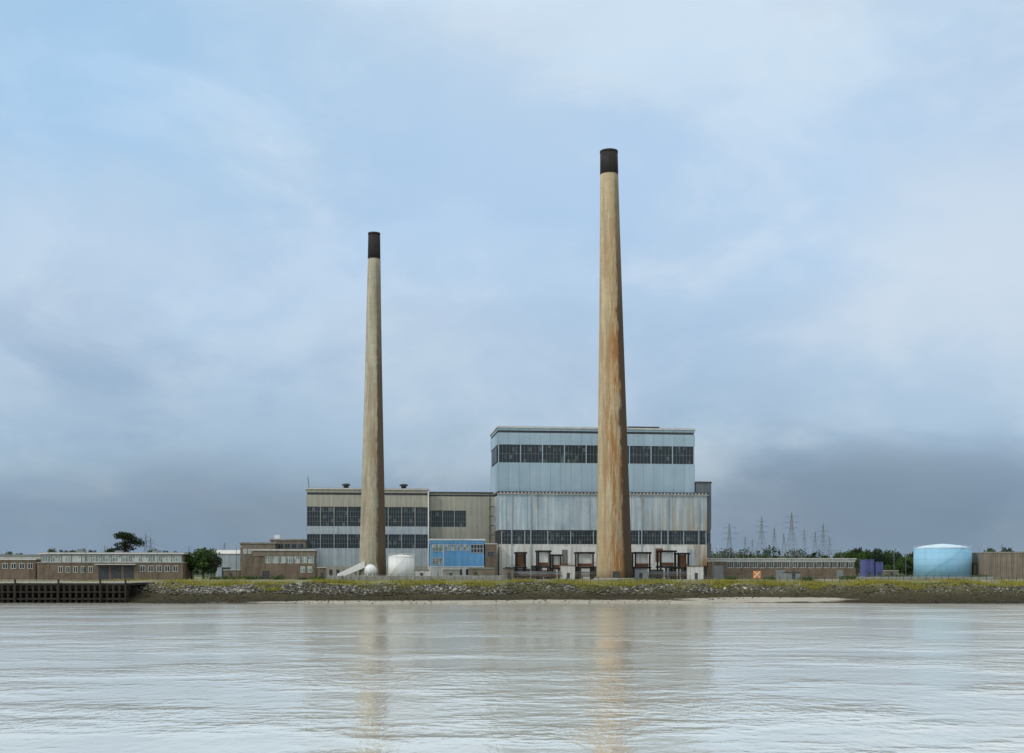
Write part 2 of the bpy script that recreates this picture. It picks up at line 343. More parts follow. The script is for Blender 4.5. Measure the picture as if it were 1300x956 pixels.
# ------------------------------------------------------------------ boiler house (big blue block)
B=Bld('boiler_house','tall pale blue clad boiler house with two dark window bands','building',632,882,425,26)
wl=B.u(895)
B.walls([(624,587,0,'blue'),(587,564,0.3,'dark'),(564,549,0,'blue'),(549,546,0.25,'dark'),(546,543,0,'blue')])
B.walls([(735,691,0,'cream'),(691,673,0.3,'dark'),(673,628,0,'blue_streak')],u0=0.3,u1=wl,v0=-2.5,v1=25,name='lower_wall')
mb=MB(); z=B.z(628); mb.box(-0.2,wl+0.5,-3.0,-0.1,z+0.01,z+0.35,'trim')
mb.box(-0.3,wl+0.6,-3.1,-0.15,z+0.36,z+1.0,'dark')
for i in range(60): mb.box(0.4+i*wl/60,0.9+i*wl/60,-3.25,-3.11,z+0.4,z+0.75,'trim')
mb.obj('ledge',B.e)
B.flat_roof(543,0.35,0.45,'trim')
u=B.u(800); obox('roof_vent',B.e,u,u+11,3,8,B.z(543)+0.63,B.z(543)+1.4,'dark')
B.windows(633,881,564,587,9,6,2,0.3,0.28,piermat='blue',b=0.08)
B.windows(636,894,674,691,9,8,3,-2.2,0.2,piermat='blue_streak',b=0.07)
for px,wd_,pa,pb,mt in ((646,2.6,717,694,'white'),(700,6.5,715,694,'white'),(712,2.0,727,698,'rust'),(738,5.5,714,695,'white'),(806,6.0,716,694,'white'),(830,2.5,713,696,'rust'),(850,5.5,715,694,'white'),(872,2.2,718,697,'grey_panel')): 
    u=B.u(px); obox('panel',B.e,u,u+wd_,-2.62,-2.51,B.z(pa),B.z(pb),mt)
for px,wd_,pb in ((640,4,720),(655,5,722),(672,4,718),(686,5,724),(718,5,721),(748,3,719),(803,4,719),(822,5,723),(842,4,720),(862,5,722),(884,3,718)):
    u=B.u(px); obox('doorway',B.e,u,u+wd_,-2.58,-2.505,0,B.z(pb),'dark')
for px in (648,672,812,845,884):
    u=B.u(px); obox('drainpipe',B.e,u,u+0.3,-2.85,-2.63,0,B.z(630),'grey_panel')
for k in range(3): obox('side_window',B.e,-0.05,-0.001,4+k*6.5,8.5+k*6.5,B.z(585),B.z(566),'glass')
mb=MB()
for k in range(8):
    z=2+k*3.3; mb.box(-1.6,-0.06,10,13,z,z+0.15,'dark'); mb.bar((-1.5,10,z),(-1.5,13,z+3.2),0.12,'dark')
for yy in(10,13): mb.box(-1.65,-1.5,yy,yy+0.15,0,30,'dark')
mb.obj('fire_escape',B.e)
A2=Bld('annex_building','dark grey clad annex against the boiler house','building',884,903,432,20)
A2.walls([(735,690,0,'annex'),(690,672,0.2,'annex'),(672,613,0,'annex')]); A2.flat_roof(613,0.2,0.4,'dark'); A2.windows(897,902,676,689,1,2,2,0.2,0.2)

# ------------------------------------------------------------------ turbine hall
T=Bld('turbine_hall','long beige and grey turbine hall with glazed bands','building',389,544.5,430,28)
T.walls([(735,719,0,'beige'),(719,696,0,'grey_panel'),(696,678,0.3,'dark'),(678,668,0,'grey_panel'),(668,643,0.3,'dark'),(643,628,0,'beige'),(628,625,0.25,'dark'),(625,621,0,'beige')])
T.flat_roof(621,0.4,0.4,'trim'); 
T.windows(389.5,544,643,668,9,5,4,0.3,0.22,piermat='beige',b=0.08); T.windows(389.5,544,678,696,9,5,3,0.3,0.22,piermat='grey_panel',b=0.08)
for px in(439,513):
    mb=MB(); u=T.u(px); z=T.z(621)+0.52; mb.tube([(u,5,z),(u,5,z+1.1),(u,5,z+1.15),(u,5,z+1.7),(u,5,z+1.9)],[0.9,0.9,1.5,1.4,0.5],'dark',16); mb.obj('roof_vent',T.e)
mb=MB(); u=T.u(392); z=T.z(621)+0.5; mb.bar((u,2,z),(u-0.4,2,z+4),0.14,'dark'); mb.bar((u,2,z),(u+0.9,2,z),0.14,'dark'); mb.obj('mast',T.e)
obox('drainpipe',T.e,T.w-0.4,T.w+0.05,-0.25,-0.003,0,T.z(622),'white')
for k in range(5): obox('door',T.e,T.u(400+k*9),T.u(404+k*9),-0.08,-0.002,0.1,3.2,'dark')
K=Bld('control_block','beige clad connecting block with one window band','building',545.5,631,437,20)
K.walls([(735,690,0,'grey_panel'),(690,669,0,'beige'),(669,648,0.3,'beige'),(648,630,0,'beige'),(630,628,0.2,'dark'),(628,626,0,'beige')])
K.flat_roof(626,0.3,0.4,'dark'); K.windows(547,592,648,669,3,5,3,0.3,0.2,piermat='beige',b=0.08)
obox('panel',K.e,K.u(592.5),K.w-0.02,-0.02,0.302,K.z(669),K.z(648),'beige')

C=Bld('office_block','two-storey office with bright blue panels and white trim','building',547,615,417,11)
C.walls([(735,719,0,'cream'),(719,703,0.1,'bright_blue'),(703,690,0.2,'bright_blue'),(690,686,0,'bright_blue')]); C.flat_roof(686,0.3,0.5,'white')
C.windows(564,596,691,699,4,2,1,0.2,0.4,'glass_pale','white'); C.windows(597,614,691,702,1,4,2,0.2,0.3,'glass','white')
C.windows(548,562,691,700,1,3,1,0.1,0.3,'glass_pale','white'); C.windows(548,562,708,717,1,3,1,0.1,0.3,'glass_pale','white')
mb=MB(); mb.box(-0.06,C.u(562.3),-0.1,-0.003,C.z(720),C.z(718.5),'white'); mb.box(C.u(562.4),C.u(563.4),-0.1,0.2,C.z(733),C.z(690),'white'); mb.box(C.u(563.5),C.w,-0.1,-0.004,C.z(720),C.z(719),'white'); mb.obj('trim',C.e)
C.windows(566,612,722,731,4,2,1,0,1.0,'glass','white')
C2=Bld('brick_stair_tower','narrow brown brick stair tower beside blue office','building',616,630.5,419,8)
C2.walls([(735,691,0,'brick')]); C2.flat_roof(691,0.15,0.3,'trim'); C2.windows(619,627,700,706,1,2,2,0,0.1)
C3=Bld('brick_kiosk','low dark brick kiosk with a steel door','building',596,628,408,5)
C3.walls([(735,722,0,'brick2')]); C3.flat_roof(722,0.2,0.25,'concrete'); obox('door',C3.e,1.5,2.6,-0.05,-0.002,0.1,2.3,'dark')

# ------------------------------------------------------------------ left brick buildings
D1=Bld('brick_workshop','flat-roofed brown brick workshop with a pale window strip','building',321,400,403,14)
D1.walls([(735,715,0,'brick'),(715,706,0.2,'brick'),(706,699,0,'brick2')]); D1.flat_roof(699,0.35,0.4,'trim')
D1.windows(336,399,706,715,7,3,1,0.2,0.3,'glass_pale','white',piermat='brick'); D1.windows(380,398,719,727,2,2,1,0,0.8,'glass_pale','white')
obox('door',D1.e,3,5.2,-0.05,-0.002,0.1,2.8,'dark')
D2=Bld('brick_store','brown brick store block with flat roof','building',305,349,416,12); D2.walls([(735,690,0,'brick2')]); D2.flat_roof(690,0.3,0.35,'concrete'); D2.windows(308,320,697,703,2,2,1,0,0.4,'glass_pale','white')
D3=Bld('brick_boiler_annex','grey brick annex with a white roof cabin','building',343,388,426,12); D3.walls([(735,686,0,'brick2')]); D3.flat_roof(686,0.3,0.4,'concrete')
obox('roof_cabin',D3.e,D3.u(348),D3.u(355),1,3,D3.z(686)+0.53,D3.z(679),'white')
D3.windows(352,386,690,696,4,2,1,0,0.5)
D4=Bld('pale_shed','pale grey metal shed with shallow roof','building',274,306,436,12); D4.walls([(735,703,0,'grey_panel')])
mb=MB(); z=D4.z(703); W=D4.w; mb.v+=[(-.3,-.3,z),(W+.3,-.3,z),(W+.3,12.3,z),(-.3,12.3,z),(-.3,6,z+1.4),(W+.3,6,z+1.4)]; k=mb.mi('trim')
for f in((0,1,5,4),(2,3,4,5),(0,4,3),(1,2,5),(0,3,2,1)): mb.f.append(f); mb.m.append(k); mb.sm.append(False)
mb.obj('roof',D4.e); obox('door',D4.e,2,5,-0.05,-0.002,0,4,'dark')
E=Bld('jetty_office','long low brick building with glazed upper storey and flat roof','building',47,232,393,16,math.radians(2))
E.walls([(735,715,0,'brick')]); E.flat_roof(715,0.25,0.3,'concrete')
E.walls([(714,704,0.0,'brick2')],u0=0.5,u1=E.w-0.6,v0=2,v1=14,name='upper_wall'); E.flat_roof(703.5,0.6,0.5,'trim',u0=0.5,u1=E.w-0.6,v0=2,v1=14)
E.windows(50,229,705,713.2,14,3,1,2,0.35,'glass_pale','white')
E.windows(72,120,719,727,5,2,1,0,1.0,'glass','white'); E.windows(176,228,718,726,5,2,1,0,1.0,'glass','white')
for a,b_ in((125,138),(141,154),(157,170)): obox('roller_door',E.e,E.u(a),E.u(b_),-0.06,-0.002,0.0,E.z(718),'dark')
obox('canopy',E.e,E.u(122),E.u(173),-1.6,-0.01,E.z(717),E.z(716),'trim')
for a in(90,140,188): u=E.u(a); obox('roof_plant',E.e,u,u+2.2,5,7.5,E.z(703.5)+0.65,E.z(698.5),'steel')
F0=Bld('brick_gatehouse','brown brick waterside building with small windows','building',-55,45,397,12,math.radians(2))
F0.walls([(735,711,0,'brick')]); F0.flat_roof(711,0.3,0.4,'trim'); F0.windows(-52,44,715,722,9,2,1,0,1.0,'glass','white')
F1=Bld('pale_warehouse','pale warehouse with shallow roof behind brick office','building',-30,62,460,20,0.0); F1.walls([(735,706,0,'trim')]); F1.flat_roof(706,0.3,0.5,'roof')

# ------------------------------------------------------------------ right buildings
R=Bld('brick_range','long low brick range with white-framed windows','building',903,1086,424,12,math.radians(3))
R.walls([(735,721,0,'brick'),(721,713,0.2,'brick'),(713,710,0,'trim')]); R.flat_roof(710,0.35,0.3,'trim'); R.windows(922,1084,713,721,16,3,1,0.2,0.5,'glass','white',piermat='brick')
for a,b_ in((906,918),(985,997),(1062,1070)): obox('door',R.e,R.u(a),R.u(b_),-0.05,-0.002,0.0,3.1 if a>910 else 4.5,'steel')
def ribbed(name,label,cat,pxl,pxr,py,D,dep,mat,group=None):
    b=Bld(name,label,cat,pxl,pxr,D,dep,math.radians(3),group); H=b.z(py); mb=MB(); mb.box(0,b.w,0,dep,0.15,H,mat)
    k=int(b.w/0.6)
    for i in range(k): mb.box(i*b.w/k+0.1,i*b.w/k+0.35,-0.08,-0.002,0.3,H-0.2,mat)
    mb.obj('body',b.e); obox('lid',b.e,-0.08,b.w+0.08,-0.12,dep+0.1,H+0.003,H+0.18,mat)
    obox('door',b.e,b.w*0.3,b.w*0.6,-0.14,-0.085,0.3,2.4,'dark'); return b
ribbed('violet_container','faded violet steel plant container','container',1098,1110,711,404,5,'purple','violet containers')
ribbed('violet_container','smaller violet steel container with dark door','container',1112,1121,714,404,5,'purple','violet containers')
H_=Bld('corrugated_shed','brown corrugated metal shed with flat top','building',1255,1345,418,18,math.radians(-2)); H_.walls([(735,702,0,'corr')]); H_.flat_roof(702,0.15,0.3,'concrete')
for i in range(int(H_.w/1.8)): obox('rib',H_.e,i*1.8,i*1.8+0.35,-0.2,-0.003,0,H_.z(702.5),'corr')
L_=Bld('small_brick_hut','small dark hut between tank and shed','building',1236,1253,430,6,0); L_.walls([(735,716,0,'brick2')]); L_.flat_roof(716,0.2,0.3,'dark'); obox('door',L_.e,1,2.2,-0.05,-0.002,0,2.2,'dark')

def tank(label,pxc,D,r,py_shell,py_dome,mat,domemat,name='storage_tank'):
    e=top(addobj(name,None,None,(sx(pxc,D),D,GZ)),label,'tank'); H=sz(py_shell,D)-GZ; Hd=sz(py_dome,D)-GZ
    MB().tube([(0,0,-0.3),(0,0,H)],[r,r],mat,64).obj('shell',e)
    zs=[0.02,0.35,0.65,0.88,1.0]; rr=[1.0,0.84,0.60,0.30,0.02]
    MB().tube([(0,0,H+0.01+(Hd-H)*q) for q in zs],[r*a for a in rr],domemat,64).obj('roof',e)
    mb=MB(); N=40
    for zz in(0.0,0.5,1.0):
        for i in range(N):
            a,b_=2*math.pi*i/N,2*math.pi*(i+1)/N; mb.bar((r*math.cos(a),r*math.sin(a),H+zz),(r*math.cos(b_),r*math.sin(b_),H+zz),0.03 if zz else 0.12,domemat)
            if zz==0 and i%2==0: mb.bar((r*math.cos(a),r*math.sin(a),H),(r*math.cos(a),r*math.sin(a),H+1.0),0.03,domemat)
    mb.obj('railing',e); mb=MB(); N=28
    for i in range(N):
        a=math.radians(-150+85*i/N); z=H*(i+1)/N; c,s_=math.cos(a),math.sin(a)
        mb.bar(((r+.05)*c,(r+.05)*s_,z),((r+.9)*c,(r+.9)*s_,z),0.08,mat)
        a2=math.radians(-150+85*(i+1)/N); mb.bar(((r+.9)*c,(r+.9)*s_,z+1),((r+.9)*math.cos(a2),(r+.9)*math.sin(a2),z+1+H/N),0.05,mat)
    mb.obj('stair',e); return e
tank('big light blue oil tank with pale shallow domed roof',1196.5,432,35.0*432/FP,696.5,690.5,'tank_blue','tank_roof')
tank('small white cylindrical tank beside the chimney foot',509.5,396,16.5*396/FP,707,704,'white','white')
e=top(addobj('spherical_tank',None,None,(sx(470.5,388),388,GZ)),'white spherical tank on short legs','tank')
me=bpy.data.meshes.new('vessel')
bm=bmesh.new(); bmesh.ops.create_uvsphere(bm,u_segments=32,v_segments=20,radius=1.9); bm.to_mesh(me); bm.free(); me.polygons.foreach_set('use_smooth',[True]*len(me.polygons)); me.materials.append(M['white']); addobj('vessel',me,e,(0,0,2.9))
for a in range(6):
    mb=MB(); c,s_=math.cos(a*math.pi/3),math.sin(a*math.pi/3); mb.tube([(1.5*c,1.5*s_,-0.3),(1.5*c,1.5*s_,2.6)],[0.12,0.12],'white',8); mb.obj('leg',e)
e=top(addobj('covered_ramp',None,None,(sx(428,398),398,GZ)),'white covered ramp sloping up to the chimney','ramp')
W=sx(463,398)-sx(428,398); mb=MB(); hh=sz(712,398)-GZ
mb.v+=[(0,0,0.2),(W,0,hh-2.2),(W,0,hh),(0,0,1.8),(0,2.4,0.2),(W,2.4,hh-2.2),(W,2.4,hh),(0,2.4,1.8)]; k=mb.mi('white')
for f in((0,1,2,3),(5,4,7,6),(3,2,6,7),(0,4,5,1),(1,5,6,2),(0,3,7,4)): mb.f.append(f); mb.m.append(k); mb.sm.append(False)
mb.obj('casing',e)
for q in(0.35,0.65,0.95):
    mb=MB(); zt=0.2+(hh-2.4)*q-0.05; mb.bar((W*q,0.3,-0.3),(W*q,0.3,zt),0.2,'steel'); mb.bar((W*q,2.1,-0.3),(W*q,2.1,zt),0.2,'steel'); mb.bar((W*q,0.3,zt*.8),(W*q,2.1,zt*.8),0.15,'steel'); mb.obj('trestle',e)

def gantry(pxa,pxb,py,D,duct,label):
    b=Bld('steel_gantry',label,'steel frame',pxa,pxb,D,5,TH,'duct gantries before the boiler house'); H=b.z(py); w=b.w
    for (u,v) in((0,0),(w-0.5,0),(0,4.5),(w-0.5,4.5)): obox('post',b.e,u,u+0.5,v,v+0.5,-0.2,H,'black')
    for zz in(H+0.004,H*0.42):
        obox('beam',b.e,-0.3,w+0.3,-0.1,0.6,zz,zz+0.6,'black'); obox('beam',b.e,-0.3,w+0.3,4.4,5.1,zz,zz+0.6,'black')
    if duct:
        mb=MB(); mb.box(0.7,w-0.7,0.9,4,H*0.42+0.65,H-0.1,duct); mb.box(0.55,w-0.55,0.75,0.88,H*0.5,H*0.62,'rust'); mb.obj('duct',b.e)
    return b
for a in((656,668,703,412,'rust','rusty duct in a black steel gantry'),(683,699,701,411,'white','white duct box in a black steel gantry'),(701,713,706,412,'cream','stained cream duct in a black steel gantry'),
         (733,754,703,411,'white','white duct box in a black steel gantry'),(806,826,703,412,'cream','stained cream duct in a black steel gantry'),(838,858,701,411,'white','white duct box in a black steel gantry'),(861,875,704,412,'rust','rusty duct in a black steel gantry')): gantry(*a)
for (pa,pb,D) in((640,756,406),(806,895,407)):
    b=Bld('pipe_rack','low rack of rusty and pale pipes on short supports','pipes',pa,pb,D,1.5,TH,'pipe racks')
    for j,(mt,zz) in enumerate((('rust',1.1),('steel',1.7),('steel',2.3))): MB().tube([(0,0.2+0.4*j,zz),(b.w,0.2+0.4*j,zz)],[0.18,0.18],mt,8).obj('pipe',b.e)
    n_=int(b.w/4)
    for i in range(n_+1): obox('support',b.e,i*b.w/n_,i*b.w/n_+0.2,-0.1,1.3,-0.2,0.88,'concrete')
def shed(pxa,pxb,py,D,mat,roofm,label,name='plant_hut'):
    b=Bld(name,label,'hut',pxa,pxb,D,4,TH); H=b.z(py); obox('wall',b.e,0,b.w,0,4,-0.2,H,mat)
    obox('roof',b.e,-0.2,b.w+0.2,-0.2,4.2,H+0.004,H+0.22,roofm); obox('door',b.e,b.w*0.35,b.w*0.35+1,-0.05,-0.002,0.05,min(2.1,H-0.3),'dark')
shed(403,414,721,399,'brick','trim','small brick hut with pale roof'); shed(527,545,724,404,'cream','roof','low cream plant hut with felt roof'); shed(563,584,723,403,'concrete','trim','low concrete hut with pale roof')
shed(640,652,722,402,'brick2','dark','small brown brick hut'); shed(806,822,722,399,'steel','dark','grey steel plant hut'); shed(876,893,719,404,'cream','rust','cream hut with rusty roof'); shed(284,304,724,398,'brick','trim','small brick hut among bushes'); shed(714,730,718,408,'cream','rust','cream hut with rusty roof')
shed(1000,1016,727,400,'steel','dark','grey steel plant hut'); shed(1125,1140,725,412,'brick2','trim','small brown brick hut')
for (pa,pb,py,D,lab) in((414,640,731.5,384,'low stained concrete perimeter wall'),(1090,1262,733,386,'low pale concrete wall before the tank')):
    b=Bld('perimeter_wall',lab,'wall',pa,pb,D,0.4,0.0); zt=sz(py,D)-GZ; obox('wall',b.e,0,b.w,0,0.35,-1,zt,'concrete'); obox('coping',b.e,-0.05,b.w+0.05,-0.06,0.41,zt+0.003,zt+0.14,'trim')
e=top(addobj('warning_board',None,None,(sx(961,379),379,5.9)),'orange and white board on two posts by the shore','sign')
for u in(-0.9,0.8): obox('post',e,u,u+0.1,0.06,0.16,-0.3,3.2,'steel')
obox('board',e,-1.2,1.2,-0.02,0.05,0.9,3.1,'orange')
mb=MB(); mb.bar((-0.9,-0.05,1.1),(0.9,-0.05,2.9),0.16,'white'); mb.bar((-0.9,-0.09,2.9),(0.9,-0.09,1.1),0.16,'white'); mb.obj('cross_marking',e)

# ------------------------------------------------------------------ jetty
jx0,jx1=-175.0,sx(170,356); jz=sz(739.5,354)
e=top(addobj('jetty',None,None,(0,353,0)),'old concrete jetty on dark weed-covered piles','jetty')
mb=MB(); mb.box(jx0,jx1,0,30,jz-0.2,jz,'concrete'); mb.box(jx0,jx1-0.1,0.1,29.8,jz-0.8,jz-0.205,'pile'); mb.obj('deck',e)
obox('beam',e,jx0,jx1-0.5,0.8,1.4,jz-1.9,jz-0.82,'pile'); obox('beam',e,jx0,jx1-0.5,-0.25,-0.12,2.9,3.3,'pile'); obox('beam',e,jx0,jx1-0.5,-0.25,-0.12,0.9,1.4,'pile')
me=MB().tube([(0,0,-3),(0,0,jz-0.82)],[0.42,0.38],'pile',10).mesh('pile'); k=0
xx=jx0+1
while xx<jx1-0.5:
    addobj('pile',me,e,(xx,0.35,0)); 
    if k%4==0: addobj('pile',me,e,(xx+1,4.5,0))
    xx+=1.75; k+=1
obox('quay_wall',e,jx0,jx1-0.6,7,7.5,-1,jz-0.81,'pile')
mb=MB()
xx=jx0+0.5
while xx<jx1: mb.bar((xx,0.2,jz),(xx,0.2,jz+1.1),0.05,'dark'); xx+=2.0
for zz in(0.55,1.1): mb.bar((jx0,0.2,jz+zz),(jx1,0.2,jz+zz),0.04,'dark')
mb.obj('railing',e)
for px in(20,75,128,160):
    xq=sx(px,353); MB().tube([(xq,-0.5,-2),(xq,-0.5,jz+0.9)],[0.28,0.28],'pile',10).obj('fender',e)

# ------------------------------------------------------------------ rocks
bm=bmesh.new(); bmesh.ops.create_icosphere(bm,subdivisions=1,radius=1); bv=np.array([v.co[:] for v in bm.verts]); bf=np.array([[v.index for v in f.verts] for f in bm.faces]); bm.free()
def scatter(name,pts,sizes,mat,flat=0.7):
    N=len(pts); vs=[];fs=[]
    for i in range(N):
        v=bv*(1+rng.uniform(-0.28,0.28,(len(bv),1)))*np.array([rng.uniform(.8,1.4),rng.uniform(.7,1.2),flat*rng.uniform(.8,1.1)])*sizes[i]
        a=rng.uniform(0,6.28); c,s_=math.cos(a),math.sin(a); v=v@np.array([[c,s_,0],[-s_,c,0],[0,0,1]])
        vs.append(v+pts[i]); fs.append(bf+i*len(bv))
    me=bpy.data.meshes.new(name); me.from_pydata(np.concatenate(vs).tolist(),[],np.concatenate(fs).tolist()); me.materials.append(M[mat]); o=addobj(name,me); o['kind']='stuff'; return o
pts=[];sz_=[]
while len(pts)<9000:
    x=rng.uniform(-112,60) if rng.random()<0.75 else rng.uniform(60,175); t_=10.5+7.5*rng.random()**0.8+1.5*math.sin(x/6.1); y=edge(x)+t_
    if x>0 and rng.random()<0.2+0.2*(x>55): continue
    pts.append((x,y,gh(x,y)+0.06)); sz_.append(rng.uniform(0.14,0.50)*(0.8 if x>0 else 1)+(0.25 if rng.random()<0.03 else 0))
while len(pts)<13500:
    x=rng.uniform(-112,175); t_=rng.uniform(-0.8,12)
    if 45<x<105 and t_<5: continue
    if -75<x<=45 and t_<3.5 and rng.random()<0.8: continue
    y=edge(x)+t_; pts.append((x,y,gh(x,y))); sz_.append(rng.uniform(0.08,0.32))
scatter('rock_armour',pts,sz_,'rock')

def blades(name,P,hmin,hmax,mat):
    N=len(P); P=np.array(P); a=rng.uniform(0,6.28,N); w=rng.uniform(0.06,0.15,N); h=rng.uniform(hmin,hmax,N)
    dx=np.stack([np.cos(a)*w,np.sin(a)*w,np.zeros(N)],1); tip=P+np.stack([rng.normal(0,.15,N),rng.normal(0,.15,N),h],1)
    v=np.stack([P-dx,P+dx,tip],1).reshape(-1,3); f=np.arange(3*N).reshape(-1,3)
    me=bpy.data.meshes.new(name); me.from_pydata(v.tolist(),[],f.tolist()); me.materials.append(M[mat]); o=addobj(name,me); o['kind']='stuff'
P=[]
while len(P)<55000:
    x=rng.uniform(-125,185); y=edge(x)+16.5+rng.exponential(5.0)+2.4*math.sin(x/5)+1.5*math.sin(x/2.1)
    if math.sin(x*0.35+2*math.sin(x*0.08))+rng.normal(0,.5)<-0.3: continue
    if x<-107 and y<384: continue
    P.append((x,y,gh(x,y)-0.03))
blades('grass',P,0.2,0.8,'grassblade')

# ------------------------------------------------------------------ foliage
def leaves(clumps,size):
    out=[]
    for (c,r,nn) in clumps:
        d=rng.normal(size=(nn,3)); d/=np.linalg.norm(d,axis=1)[:,None]; rad=rng.uniform(0.35,1.0,(nn,1))**0.5
        out.append(np.array(c)+d*rad*np.array(r)*(1+0.18*rng.normal(size=(nn,1))))
    P=np.concatenate(out); N=len(P); a=rng.normal(size=(N,3)); a/=np.linalg.norm(a,axis=1)[:,None]; b=np.cross(a,rng.normal(size=(N,3))); b/=np.linalg.norm(b,axis=1)[:,None]
    s=size*rng.uniform(.5,1.2,(N,1)); v=np.stack([P-a*s,P+b*s*0.7,P+a*s,P-b*s*0.7],1).reshape(-1,3); f=np.arange(4*N).reshape(-1,4); return v,f
def crownmesh(name,clumps,size,mat):
    v,f=leaves(clumps,size); me=bpy.data.meshes.new(name); me.from_pydata(v.tolist(),[],f.tolist()); me.materials.append(M[mat]); return me
def treekit(H,R,mat,kind,nl=170,leaf=0.32,seed=0):
    r=random.Random(seed); tb=MB(); tb.tube([(0,0,-0.5),(0.1,0,H*0.25),(r.uniform(-.3,.3),0.1,H*0.55),(r.uniform(-.5,.5),0,H*0.85)],[H*0.035,H*0.028,H*0.018,H*0.006],'bark',8)
    cl=[]
    for i in range(20 if kind!='pine' else 26):
        a=r.uniform(0,6.28); 
        if kind=='pine': zc=H*r.uniform(0.40,0.95); rr=R*r.uniform(0.2,1.0)*(1.05-0.9*max(0,zc/H-0.55)); cr=(R*0.36,R*0.36,H*0.07)
        else: zc=H*r.uniform(0.28,0.92); q=(zc/H-0.3)/0.65; rr=R*r.uniform(0.15,0.85)*math.sqrt(max(0.1,1-(2*q-0.8)**2*0.6)); cr=(R*r.uniform(.25,.42),)*2+(H*r.uniform(.08,.15),)
        c=(rr*math.cos(a),rr*math.sin(a),zc); cl.append((c,cr,nl)); z0=zc*0.6 if kind!='pine' else zc*0.8
        tb.tube([(0.05,0,z0),(c[0]*.6,c[1]*.6,(z0+zc)/2+.3),c],[H*0.012,H*0.007,H*0.003],'bark',5)
    return tb.mesh('trunk'),crownmesh('crown',cl,leaf,mat)
KITS=[treekit(9,5,'leaf','r',170,0.30,1),treekit(9,5.5,'leaf','r',170,0.30,2),treekit(9,4.6,'leafw','r',170,0.3,3)]
PK=treekit(14,7.2,'leafd','pine',230,0.34,5)
def tree(name,kit,x,y,z,s,sxy,label,group=None,rot=None):
    e=top(addobj(name,None,None,(x,y,z)),label,'tree',group); e.scale=(sxy,sxy,s); e.rotation_euler=(0,0,random.uniform(0,6.28) if rot is None else rot)
    addobj('trunk',kit[0],e); addobj('crown',kit[1],e)
def tpx(px,pyt,D,k,s_w,label,group=None):
    x=sx(px,D); z=gh(x,D); H=sz(pyt,D)-z; tree('tree',KITS[k],x,D,z,H/9,s_w,label,group)
tpx(258,694,401,0,1.05,'leafy green tree beside the low brick office'); tpx(243,703,404,1,0.7,'small leafy tree by the brick office corner'); tpx(272,704,400,2,0.6,'small leafy tree beside the brick hut')
x=sx(157,520); tree('pine_tree',PK,x,520,gh(x,520),(sz(676,520)-GZ)/14,1.05,'dark spreading pine rising behind the low office')
for i,(px,py,D) in enumerate([(1068,700,620),(1078,701,600),(1088,697,640),(1097,699,625),(1106,700,610),(1114,698,600),(1122,702,610),(1131,701,610),(1139,703,590),(1150,706,560),(1158,708,570),(1240,709,560),(1250,711,540),(1262,698,520),(1280,697,540),(908,702,600),(916,706,640),(925,705,590),(933,706,620),(940,703,600),(948,706,640),(958,705,620),(970,706,600),(985,707,640),(1000,706,600),(1015,707,620),(1030,706,600),(1048,704,640),(8,702,600),(24,704,590),(40,703,610),(70,698,640),(82,700,620),(92,697,650),(105,699,630),(118,700,630),(134,699,600),(196,699,600),(212,701,600),(224,699,620),(268,704,560),(286,700,560),(1128,716,440),(1143,713,445),(1152,718,440)]):
    tpx(px,py,D,i%3,0.95 if D>500 else 0.55,'rounded green tree in the belt behind the works','trees behind the works')
for i,(px,D) in enumerate([(268,390),(283,391),(302,389),(318,391),(352,388),(385,387),(407,389),(440,385),(546,388),(590,386),(612,388),(930,386),(980,388),(1024,385),(1072,386),(1118,392),(1140,394),(1152,396),(1245,398)]):
    x=sx(px,D); s_=random.uniform(0.9,1.6); cl=[((random.uniform(-1.4,1.4),random.uniform(-.6,.6),random.uniform(.3,.9)),(0.9,0.7,0.6),90) for _ in range(5)]
    e=top(addobj('bush',None,None,(x,D,gh(x,D)-0.1)),'scrubby green bush on the bank','bush','bushes on the bank'); e.scale=(s_*1.2,s_,s_*0.8)
    addobj('foliage',crownmesh('foliage',cl,0.16,'leaf'),e)
    mb=MB(); mb.tube([(0,0,-.2),(0.3,0,.8)],[.06,.02],'bark',5); mb.tube([(0,0,-.2),(-0.5,0.1,.8)],[.05,.02],'bark',5); mb.obj('stem',e)
cl=[]
for i in range(900):
    x=rng.uniform(-620,620); y=rng.choice([rng.uniform(900,1000),rng.uniform(680,760),rng.uniform(1050,1200)],p=[.4,.25,.35])
    if math.sin(x/55)+0.6*math.sin(x/21+y)<-0.5 : continue
    hgt=rng.uniform(2.5,5.5); cl.append(((x,y,gh(x,y)+hgt*0.7),(rng.uniform(4,9),4,hgt),90))
me=crownmesh('woodland',cl,1.0,'leafw'); o_=addobj('woodland',me); o_['kind']='stuff'

